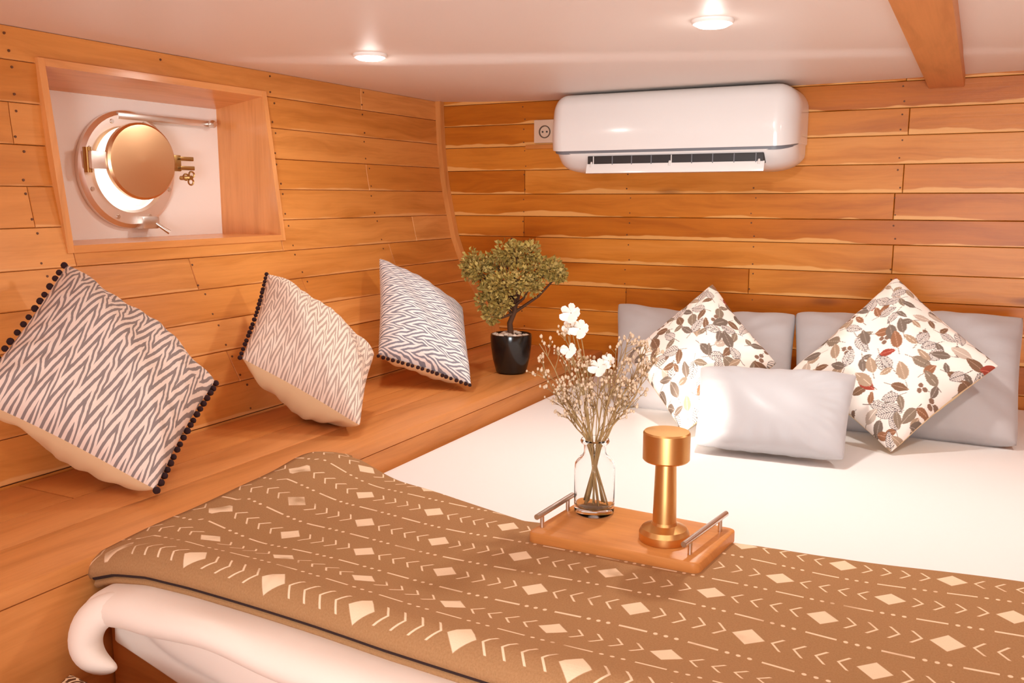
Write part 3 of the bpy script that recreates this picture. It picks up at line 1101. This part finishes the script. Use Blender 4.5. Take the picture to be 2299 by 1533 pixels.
# leaf print: drawn as a flat colour print over the front of the cushions
def draw_print(uv, seed, scale):
    """uv in metres on the cushion; returns linear rgb"""
    rg = random.Random(seed)
    n = len(uv)
    img = np.tile(np.array(lin((246, 234, 224))), (n, 1))
    x, y = uv[:, 0], uv[:, 1]
    cols = [(122, 106, 94), (140, 122, 104), (172, 146, 122), (128, 96, 74), (158, 70, 54), (150, 104, 76), (196, 176, 160)]
    wts = [5, 4, 3, 4, 0.8, 2.5, 1.5]
    pts = []
    W = float(max(x.max(), y.max()))
    st_ = 0.0305 * scale
    for i in range(int(W / st_) + 2):
        for j in range(int(W / st_ / 0.87) + 2):
            pts.append(((i + 0.5 * (j % 2)) * st_ + rg.uniform(-.007, .007), j * st_ * 0.87 + rg.uniform(-.007, .007)))

    def seg_mask(ax_, ay_, bx_, by_, w):
        dx, dy = bx_ - ax_, by_ - ay_
        L2 = dx * dx + dy * dy + 1e-12
        t_ = np.clip(((x - ax_) * dx + (y - ay_) * dy) / L2, 0, 1)
        return (x - ax_ - t_ * dx) ** 2 + (y - ay_ - t_ * dy) ** 2 < w * w

    def stem(p, q, c=(120, 104, 92), w=0.0008):
        img[seg_mask(p[0], p[1], q[0], q[1], w)] = lin(c)

    def leaf(px_, py_, a, L, Wd, c, style):
        ca, sa = math.cos(a), math.sin(a)
        lx = (x - px_) * ca + (y - py_) * sa
        ly = -(x - px_) * sa + (y - py_) * ca
        s_ = lx / L
        prof_ = Wd * np.clip(1 - (2 * s_ - 1) ** 2, 0, None) ** 0.8 * (1.15 - 0.45 * s_)
        inside = (s_ > 0) & (s_ < 1) & (np.abs(ly) < prof_)
        if style == 0:
            img[inside] = lin(c)
            img[inside & (np.abs(ly) < 0.0006)] = lin(tuple(min(255, k + 50) for k in c))
        else:
            edge = inside & (np.abs(ly) > prof_ - 0.0012)
            vein = inside & (np.abs(((lx - np.abs(ly) * 0.9) / L * 8) % 1 - 0.5) < 0.16)
            img[inside] = lin((228, 214, 204))
            img[edge | vein | (inside & (np.abs(ly) < 0.0007))] = lin((112, 104, 102))
    used = 0
    for i, p in enumerate(pts):
        kind = rg.random()
        a = rg.uniform(0, 2 * math.pi)
        if kind < 0.12:
            for j in range(3):
                b = a + j * 2.1
                bx_, by_ = p[0] + 0.0055 * scale * math.cos(b), p[1] + 0.0055 * scale * math.sin(b)
                img[(x - bx_) ** 2 + (y - by_) ** 2 < (0.0042 * scale) ** 2] = lin((136, 104, 86))
            stem(p, (p[0] + .02 * math.cos(a), p[1] + .02 * math.sin(a)))
        elif kind < 0.45:
            L = rg.uniform(0.027, 0.036) * scale
            stem(p, (p[0] - 0.02 * math.cos(a), p[1] - 0.02 * math.sin(a)))
            leaf(p[0], p[1], a, L, L * 0.30, (0, 0, 0), 1)
            leaf(p[0], p[1], a + 1.5, L * .8, L * 0.2, rg.choices(cols, wts)[0], 0)
        else:
            L = rg.uniform(0.024, 0.036) * scale
            c = rg.choices(cols, wts)[0]
            stem(p, (p[0] - 0.018 * math.cos(a), p[1] - 0.018 * math.sin(a)))
            leaf(p[0], p[1], a, L, L * rg.uniform(0.24, 0.32), c, 0)
            if rg.random() < 0.4:
                leaf(p[0], p[1], a + 2.0, L * 0.7, L * 0.2, rg.choices(cols, wts)[0], 0)
    return img


def leaf_cushion(corners, thick, seed, pseed, label, n=250, **kw):
    root, nf, (a, b, g) = pillow('leaf_cushion', corners, thick, M_PRINT, M_CREAM, n, 0.07, 0.5, seed, 0.7, split=True, **kw)
    me = a.data
    uvs = (g.reshape(-1, 3) * 0)[:, :2]
    side = np.linalg.norm(np.array(corners[0]) - np.array(corners[3]))
    lin_ = np.sin(np.linspace(-math.pi / 2, math.pi / 2, n)) * 0.6 + np.linspace(-1, 1, n) * 0.4
    U, V = np.meshgrid(lin_, lin_, indexing='ij')
    uvs = np.stack([(U + 1) / 2 * side, (V + 1) / 2 * side], -1).reshape(-1, 2)
    col = draw_print(uvs, pseed, 1.5)
    at = me.attributes.new('print', 'FLOAT_COLOR', 'POINT')
    at.data.foreach_set('color', np.concatenate([col, np.ones((len(col), 1))], 1).astype(np.float32).ravel())
    tag(root, label, 'cushion', 'leaf print cushions')
    return root


LF1 = [(-0.654, 2.500, 1.284), (-0.436, 2.350, 1.094), (-0.612, 2.100, 0.940), (-0.850, 2.330, 1.085)]
LF2 = [(-0.176, 2.480, 1.325), (0.071, 2.320, 1.137), (-0.138, 2.160, 0.940), (-0.402, 2.320, 1.082)]
LF1 = nearer(LF1, 0.985)
leaf_cushion(LF1, 0.13, 31, 5, 'smaller leaf print cushion lit by the gold lamp, near the dried flowers')
leaf_cushion(LF2, 0.15, 37, 11, 'bigger leaf print cushion standing on its corner, behind the small satin pillow')

SM = [(-0.606, 2.210, 1.094), (-0.226, 2.225, 1.106), (-0.226, 2.055, 0.940), (-0.565, 2.030, 0.940)]
SM = nearer(SM, 0.972)
o, nf, g = pillow('satin_pillow', SM, 0.115, M_SATIN, n=60, pinch=0.04, expo=0.45, seed=44, wr=0.8, p_edge=2.4)
tag(o, 'small oblong grey satin pillow in front of the two leaf cushions', 'pillow')

# ------------------------------------------------------------------ air conditioner
ac = empty('air_conditioner', (-0.845, BACK, 1.604))
tag(ac, 'white wall-mounted split air conditioner under the ceiling', 'air conditioner')


def loft_x(name, outline, xa, xb, r, mat, parent, yc, zc, n=9, end_scale=0.62):
    """outline: closed (y, z) loop; ends rounded by drawing the loop in towards (yc, zc)"""
    st = []
    for i in range(n):
        q = i / (n - 1)
        st.append((xa + r * (1 - math.cos(q * math.pi / 2)), end_scale + (1 - end_scale) * math.sin(q * math.pi / 2)))
    st += [(xa + xb - x, s) for x, s in reversed(st)]
    v, f = [], []
    m = len(outline)
    for x, s in st:
        for (y, z) in outline:
            v.append((x, yc + (y - yc) * s, zc + (z - zc) * s))
    for i in range(len(st) - 1):
        for k in range(m):
            a, b = i * m + k, i * m + (k + 1) % m
            f.append((a, b, b + m, a + m))
    f.append(tuple(reversed(range(m))))
    f.append(tuple(range((len(st) - 1) * m, len(st) * m)))
    return mk(name, v, f, mat, parent, smooth=True, auto=45)


def arc(cy_, cz_, r, a0, a1, n=7):
    return [(cy_ + r * math.cos(math.radians(a)), cz_ + r * math.sin(math.radians(a))) for a in np.linspace(a0, a1, n)]


AX0, AX1 = -1.252, -0.474
yw = BACK - 0.003
# upper shell with the front panel (y decreases towards the room)
up = [(yw, 1.668), (yw, 1.846)] + arc(2.70, 1.796, 0.050, 90, 165, 8) + [(2.640, 1.74), (2.640, 1.70), (2.644, 1.668)]
loft_x('front_panel', up, AX0, AX1, 0.062, M_ACW, ac, yw, 1.70, 9, 0.56)
sm_ = [(yw, 1.658), (yw, 1.669), (2.650, 1.669), (2.652, 1.658)]
loft_x('seam_strip', sm_, AX0 + 0.007, AX1 - 0.006, 0.062, M_ACG, ac, yw, 1.70, 9, 0.56)
lo = [(yw, 1.61), (yw, 1.660), (2.650, 1.660), (2.655, 1.650), (2.690, 1.618)] + [(2.72, 1.606), (2.80, 1.600)]
loft_x('lower_shell', lo, AX0 + 0.012, AX1 - 0.004, 0.085, M_ACW, ac, yw, 1.70, 9, 0.56)
# air outlet, vanes and the open louvre
box('outlet_slot', -1.105, -0.56, 2.649, 2.70, 1.622, 1.651, M_ACD, ac, b=0.002)
for i in range(9):
    x = -1.085 + i * 0.063
    box('vane', x - 0.0014, x + 0.0014, 2.6475, 2.668, 1.623, 1.650, M_ACG if i not in (0, 4) else M_ACW, ac, b=0.0004, seg=1)
v, f, uv = box_vf(-1.108, -0.556, -0.003, 0.003, -0.019, 0.019, 0.0025)
tl = math.radians(14)
mk('louvre', [(p[0], 2.647 + p[1] * math.cos(tl) - p[2] * math.sin(tl) * -1.0, 1.613 + p[2] * 0.8 * math.cos(tl) + p[1] * math.sin(tl)) for p in v], f, M_ACW, ac, smooth=True, auto=40)
for x in (-1.092, -0.838, -0.572):
    tube('louvre_bracket', [(x, 2.665, 1.640), (x, 2.650, 1.630), (x, 2.645, 1.618)], 0.004, M_ACW, ac, 6)

# wall socket beside it
so = empty('wall_socket', (-1.35, BACK - 0.004, 1.709))
tag(so, 'pale square wall socket half hidden by the air conditioner', 'socket')
box('plate', -1.385, -1.305, BACK - 0.014, BACK - 0.003, 1.709, 1.787, M_SOCK, so, b=0.003)
lathe('ring', [(0.0215, 0), (0.0215, 0.004), (0.0185, 0.004), (0.018, 0.0)], (-1.343, BACK - 0.0138, 1.746), M_SOCKD, so, 24, False, False, axis=(0, -1, 0))
for dx in (-0.008, 0.008):
    lathe('hole', [(0.0032, 0), (0.003, 0.0022)], (-1.343 + dx, BACK - 0.0145, 1.746), M_ACD, so, 10, axis=(0, -1, 0))
box('ledge', -1.42, -1.262, BACK - 0.010, BACK - 0.002, 1.690, 1.7045, M_TRIM, wall_back, b=0.002)

# ------------------------------------------------------------------ downlights
names = ['round lit ceiling downlight near the air conditioner', 'round lit ceiling downlight above the porthole wall', 'added unseen ceiling downlight right of the wooden beam',
         'added unseen ceiling downlight over the bench end', 'added unseen ceiling downlight over the bed foot', 'added unseen ceiling downlight right of the beam']
for (x, y), pw, lb in zip(DOWNLIGHTS, DL_POWER, names):
    zc = ceil_z(x, y)
    d = empty('downlight', (x, y, zc))
    tag(d, lb, 'ceiling light', 'round ceiling downlights')
    lathe('trim_ring', [(0.042, -0.001), (0.042, 0.004), (0.039, 0.008), (0.036, 0.008), (0.036, 0.0)], (x, y, zc), M_PANEL, d, 32, False, False, (0, 0, -1))
    lathe('diffuser', [(0.0355, 0.001), (0.0355, 0.009), (0.028, 0.013), (0.0, 0.0145)], (x, y, zc), M_LED, d, 32, True, False, (0, 0, -1))
    lamp('downlight_beam', 'AREA', (x, y, zc - 0.018), pw, LAMP_WARM, 0.07, (x, y, 0), d)
    lamp('downlight_glow', 'POINT', (x, y, zc - 0.032), pw * 0.03, LAMP_WARM, 0.016, None, d)

# ------------------------------------------------------------------ tray with vase, flowers and lamp
TZ = 1.006
tray = empty('tray', (-0.455, 1.277, TZ - 0.020))
tag(tray, 'wooden serving tray with two steel handles on the brown throw', 'tray')
TA = [(-0.590, 1.190), (-0.318, 1.190), (-0.302, 1.352), (-0.574, 1.366)]
outl = []
for i in range(4):
    p, pa, pb = (Vector((*TA[j % 4], 0)) for j in (i, i - 1, i + 1))
    d1, d2 = (pa - p).normalized(), (pb - p).normalized()
    for q in np.linspace(0, 1, 6):
        outl.append(p + d1 * 0.012 * (1 - q) ** 2 + d2 * 0.012 * q ** 2)
cc = sum(outl, Vector()) / len(outl)
v, f = [], []
for ins, z in ((0.002, TZ - 0.0200), (0, TZ - 0.0180), (0, TZ - 0.0025), (0.0008, TZ - 0.0008), (0.0025, TZ)):
    for p in outl:
        d = (p - cc).normalized()
        v.append((p.x - d.x * ins, p.y - d.y * ins, z))
m_ = len(outl)
for i in range(4):
    for k in range(m_):
        a, b = i * m_ + k, i * m_ + (k + 1) % m_
        f.append((a, b, b + m_, a + m_))
f.append(tuple(reversed(range(m_))))
f.append(tuple(range(4 * m_, 5 * m_)))
mk('board', v, f, M_TRAY, tray, uv=[(p[0], p[1] + p[2]) for p in v], uv2=[(.5, .9)] * len(v), smooth=True, auto=40)
for (xa, ya, xb, yb) in ((-0.578, 1.212, -0.572, 1.312), (-0.340, 1.212, -0.322, 1.338)):
    dx, dy = xb - xa, yb - ya
    hb = tube('handle', [(xa - dx * .12, ya - dy * .12, TZ + 0.022), (xb + dx * .12, yb + dy * .12, TZ + 0.022)], 0.0045, M_STEEL, tray, 12)
    for q in (0.06, 0.94):
        tube('handle_post', [(xa + dx * q, ya + dy * q, TZ - 0.001), (xa + dx * q, ya + dy * q, TZ + 0.022)], 0.0034, M_STEEL, hb, 10)

VC = (-0.530, 1.318, TZ)
vase = empty('vase', VC)
tag(vase, 'clear glass bottle vase on the tray holding dried flowers', 'vase')
outer = [(0.0, 0.0005), (0.030, 0.0005), (0.033, 0.004), (0.0335, 0.012), (0.0335, 0.078), (0.0325, 0.086), (0.027, 0.094), (0.020, 0.099), (0.0185, 0.104), (0.0185, 0.116), (0.023, 0.120), (0.024, 0.1235), (0.0225, 0.126)]
inner = [(0.0205, 0.126), (0.0165, 0.118), (0.0165, 0.104), (0.018, 0.098), (0.025, 0.091), (0.0305, 0.084), (0.0315, 0.076), (0.0315, 0.020), (0.029, 0.013), (0.0, 0.011)]
v, f = lathe_vf(outer + inner, VC, 40, False, False)
mk('glass_body', v, f, M_GLASS, vase, smooth=True)

LCN = (-0.390, 1.256, TZ)
tl_ = empty('table_lamp', LCN)
tag(tl_, 'brushed gold cordless table lamp with drum head on the tray', 'lamp')
lathe('base', [(0.0, 0.0005), (0.037, 0.0005), (0.038, 0.003), (0.038, 0.013), (0.034, 0.020), (0.020, 0.026), (0.018, 0.030)], LCN, M_LAMPB, tl_, 40, False, True, auto=25)
lathe('stem', [(0.0180, 0.029), (0.0172, 0.07), (0.0156, 0.126)], LCN, M_LAMPB, tl_, 32)
lathe('head', [(0.0150, 0.1255), (0.033, 0.1255), (0.0352, 0.128), (0.0352, 0.168), (0.0335, 0.1705), (0.0, 0.171)], LCN, M_LAMPB, tl_, 48, True, False, auto=25)
# the lit window faces the pillows
vv, ff = [], []
for zz in (0.134, 0.162):
    for a in np.linspace(66, 136, 14):
        vv.append((LCN[0] + 0.0358 * math.cos(math.radians(a)), LCN[1] + 0.0358 * math.sin(math.radians(a)), TZ + zz))
for i in range(13):
    ff.append((i, i + 1, 14 + i + 1, 14 + i))
mk('lit_window', vv, ff, M_LED2, tl_, smooth=True)
lamp('lamp_beam', 'SPOT', (LCN[0] - 0.012, LCN[1] + 0.055, TZ + 0.150), 62, (1.0, 0.93, 0.84), 0.012, (-0.615, 2.12, 1.005), tl_, spot_size=math.radians(20), spot_blend=1.0)

# dried flowers
bq = empty('dried_flower_bouquet', (VC[0], VC[1], TZ + 0.012))
tag(bq, 'bunch of beige dried flowers with white blossoms in the glass vase', 'flowers')
rg = random.Random(12)
tips = [(-0.640, 1.330, 1.235), (-0.622, 1.30, 1.285), (-0.598, 1.34, 1.262), (-0.575, 1.31, 1.30), (-0.548, 1.34, 1.245), (-0.520, 1.31, 1.225), (-0.500, 1.35, 1.278), (-0.474, 1.31, 1.300), (-0.452, 1.34, 1.290),
        (-0.438, 1.31, 1.245), (-0.470, 1.30, 1.225), (-0.585, 1.30, 1.215), (-0.592, 1.335, 1.168), (-0.455, 1.36, 1.262)]
buds = MB()
for i, tip in enumerate(tips):
    tip = Vector(tip)
    a = i * 2.4
    base = Vector((VC[0] - (tip.x - VC[0]) * 0.19 + 0.003 * math.cos(a), VC[1] + 0.012 * math.sin(a), TZ + 0.016))
    neck = Vector((VC[0] + (tip.x - VC[0]) * 0.10, VC[1] + 0.006 * math.cos(a), TZ + 0.112))
    pts = []
    for q in np.linspace(0, 1, 5):
        pts.append(base.lerp(neck, q))
    for q in np.linspace(0, 1, 9)[1:]:
        p = neck.lerp(tip, q)
        p.x += (tip.x - neck.x) * 0.12 * (q * q - q)
        p.x += 0.003 * math.sin(q * 9 + i)
        pts.append(p)
    sm_b = MB()
    v, f = tube_vf(pts, [0.0016] * 5 + list(np.linspace(0.0016, 0.0007, 8)), 5)
    sm_b.add(v, f)
    for j in range(11):
        q = rg.uniform(0.30, 1.0)
        p = pts[4 + int(q * 8)]
        L = rg.uniform(0.022, 0.055) * (1.25 - 0.5 * q)
        d = Vector((rg.uniform(-1, 1) + (tip.x - VC[0]) * 5, rg.uniform(-1, 1), rg.uniform(0.5, 1.9))).normalized()
        e = p + d * L
        mid = p.lerp(e, 0.5) + Vector((rg.uniform(-.004, .004), rg.uniform(-.004, .004), 0.004))
        v, f = tube_vf([p, mid, e], [0.0008, 0.0006, 0.0005], 4)
        sm_b.add(v, f)
        ends = [e]
        for t_ in range(3):
            d2 = (d + Vector((rg.uniform(-1, 1), rg.uniform(-1, 1), rg.uniform(-.4, .9)))).normalized()
            e2 = mid.lerp(e, rg.uniform(.2, 1)) + d2 * rg.uniform(.008, .018)
            v, f = tube_vf([mid.lerp(e, 0.5), e2], [0.0005, 0.0004], 3)
            sm_b.add(v, f)
            ends.append(e2)
        for e2 in ends:
            v, f = ico_vf(e2, rg.uniform(0.0014, 0.0029), 1, (1, 1, 1.4), rg.uniform(0, 3))
            buds.add(v, f)
    sm_b.build('flower_stem', M_STEM, bq, smooth=True)
buds.build('buds', M_BUD, bq, smooth=True, kind='stuff')
for (c, r) in (((-0.577, 1.322, 1.336), 0.017), ((-0.558, 1.315, 1.312), 0.016), ((-0.578, 1.325, 1.313), 0.013), ((-0.572, 1.305, 1.278), 0.013), ((-0.525, 1.315, 1.252), 0.015), ((-0.512, 1.325, 1.262), 0.012)):
    m = MB()
    for k in range(5):
        a = k * 2 * math.pi / 5 + rg.uniform(-.3, .3)
        tilt = rg.uniform(-0.3, 0.7)
        d = Vector((math.cos(a), 0.35 * math.sin(a), math.sin(a) * 0.75)).normalized()
        s_ = Vector((-math.sin(a), 0.5, math.cos(a))).normalized()
        P = []
        for q, w in ((0.05, 0.12), (0.4, 0.42), (0.8, 0.52), (1.05, 0.22)):
            for side in (-1, 0, 1):
                P.append(Vector(c) + d * r * q + s_ * (side * w * r) + Vector((0, -0.25 * r * q * (1 if side else 1.5) - tilt * 0.2 * r * q * q, 0)))
        F = []
        for i in range(3):
            for j in range(2):
                b0 = i * 3 + j
                F.append((b0, b0 + 1, b0 + 4, b0 + 3))
        m.add(P, F)
    m.build('white_blossom', M_PETAL, bq, smooth=True)
    tube('blossom_stalk', [Vector(c), Vector((c[0] + (VC[0] - c[0]) * .5, VC[1], c[2] - 0.08)), Vector((VC[0] + (c[0] - VC[0]) * .12, VC[1], TZ + 0.115))], 0.0008, M_STEM, bq, 5)

# ------------------------------------------------------------------ potted plant
PC = (-1.222, 2.352, BZ)
pp = empty('potted_plant', PC)
tag(pp, 'small bushy olive-green tree in a black pot at the bench end', 'plant')
lathe('pot', [(0.0, 0.001), (0.040, 0.001), (0.046, 0.005), (0.056, 0.045), (0.0615, 0.085), (0.0625, 0.112), (0.0615, 0.118), (0.0585, 0.119), (0.0565, 0.114), (0.0555, 0.100)], PC, M_POT, pp, 48, False, False)
lathe('soil', [(0.0555, 0.103), (0.03, 0.106), (0.0, 0.107)], PC, M_SOIL, pp, 28, True, False)
rg = random.Random(3)
for i in range(46):
    a, q = rg.uniform(0, 6.28), math.sqrt(rg.uniform(0.02, 1)) * 0.050
    v, f = ico_vf((PC[0] + q * math.cos(a), PC[1] + q * math.sin(a), PC[2] + 0.110 + rg.uniform(0, .010)), rg.uniform(0.0065, 0.010), 1, (1.2, 1, 0.7), a)
    mk('pebble', v, f, M_PEB, pp, smooth=True)
trunk_top = Vector((-1.215, 2.36, 1.235))
tube('trunk', [(PC[0], PC[1], PC[2] + 0.10), (-1.228, 2.355, 1.15), (-1.212, 2.36, 1.19), trunk_top], [0.010, 0.0085, 0.0075, 0.006], M_TRUNK, pp, 9)
clumps = [(-1.345, 2.35, 1.325, .040), (-1.315, 2.34, 1.300, .038), (-1.365, 2.37, 1.300, .030), (-1.285, 2.38, 1.330, .034), (-1.240, 2.35, 1.362, .036), (-1.198, 2.34, 1.355, .040), (-1.165, 2.36, 1.365, .030),
          (-1.262, 2.33, 1.255, .036), (-1.290, 2.33, 1.215, .034), (-1.215, 2.30, 1.270, .042), (-1.178, 2.31, 1.285, .040), (-1.135, 2.35, 1.318, .038), (-1.095, 2.36, 1.318, .032), (-1.145, 2.33, 1.270, .030), (-1.262, 2.31, 1.180, .026), (-1.232, 2.30, 1.215, .030), (-1.300, 2.36, 1.255, .028), (-1.075, 2.37, 1.300, .022)]
for (x, y, z, r) in clumps:
    e = Vector((x, y, z))
    st = Vector((-1.216, 2.36, rg.uniform(1.17, 1.235)))
    mid = st.lerp(e, 0.55) + Vector((0, 0, -0.012))
    br = tube('branch', [st, mid, e], [0.005, 0.0038, 0.002], M_TRUNK, pp, 6)
    m = MB()
    for j in range(260):
        d = Vector((rg.gauss(0, 1), rg.gauss(0, 1), rg.gauss(0, .85))).normalized()
        p = e + d * r * rg.uniform(0.35, 1.05)
        L = rg.uniform(0.010, 0.018)
        tdir = (d + Vector((rg.uniform(-.9, .9), rg.uniform(-.9, .9), rg.uniform(-.5, .9)))).normalized()
        s_ = tdir.cross(Vector((rg.uniform(-1, 1), rg.uniform(-1, 1), rg.uniform(-1, 1)))).normalized() * L * 0.34
        n_ = tdir.cross(s_).normalized() * L * 0.15
        m.add([p, p + tdir * L * .5 + s_ - n_, p + tdir * L, p + tdir * L * .5 - s_ - n_], [(0, 1, 2), (0, 2, 3)])
    m.build('foliage', M_LEAF, pp, kind='stuff')
tube('twig', [(-1.216, 2.36, 1.23), (-1.222, 2.36, 1.34), (-1.222, 2.355, 1.405)], [0.005, 0.004, 0.003], M_TRUNK, pp, 7)

# ------------------------------------------------------------------ low step and the patterned cushion at the bed foot
step = empty('step_box', (-0.75, 0.60, FLOOR))
tag(step, 'low wooden step box in front of the bed foot', 'step')
box('top', BX + 0.004, -0.30, 0.40, 0.76, 0.735, 0.760, M_BENCH, step, b=0.004)
box('side_panel', BX + 0.010, -0.31, 0.41, 0.75, FLOOR, 0.734, M_BENCH, step, b=0.003)
_k = NT('looped_print')
_u, _v = _k.uv()
_vo = _k.n('ShaderNodeTexVoronoi')
_k.link(_k.xyz(_k.M('MULTIPLY', _u, 9.0), _k.M('MULTIPLY', _v, 9.0), 0.0), _vo.inputs['Vector'])
_vo.inputs['Scale'].default_value = 1.0
_w = _k.M('FRACT', _k.M('MULTIPLY', _vo.outputs['Distance'], 3.2))
_k.out(_k.mix(_k.smooth(_k.M('ABSOLUTE', _k.M('SUBTRACT', _w, 0.5)), 0.22, 0.30), rgba((96, 60, 34)), rgba((236, 206, 170))), 0.85, 0, 0.2)
M_LOOP = _k.m
FC = [(-1.07, 0.735, 0.872), (-0.82, 0.735, 0.866), (-0.82, 0.56, 0.785), (-1.07, 0.56, 0.785)]
o, nf, g = pillow('floor_cushion', FC, 0.075, M_LOOP, n=36, seed=61, wr=0.6)
tag(o, 'cream cushion with brown looped print tucked under the duvet corner', 'cushion')
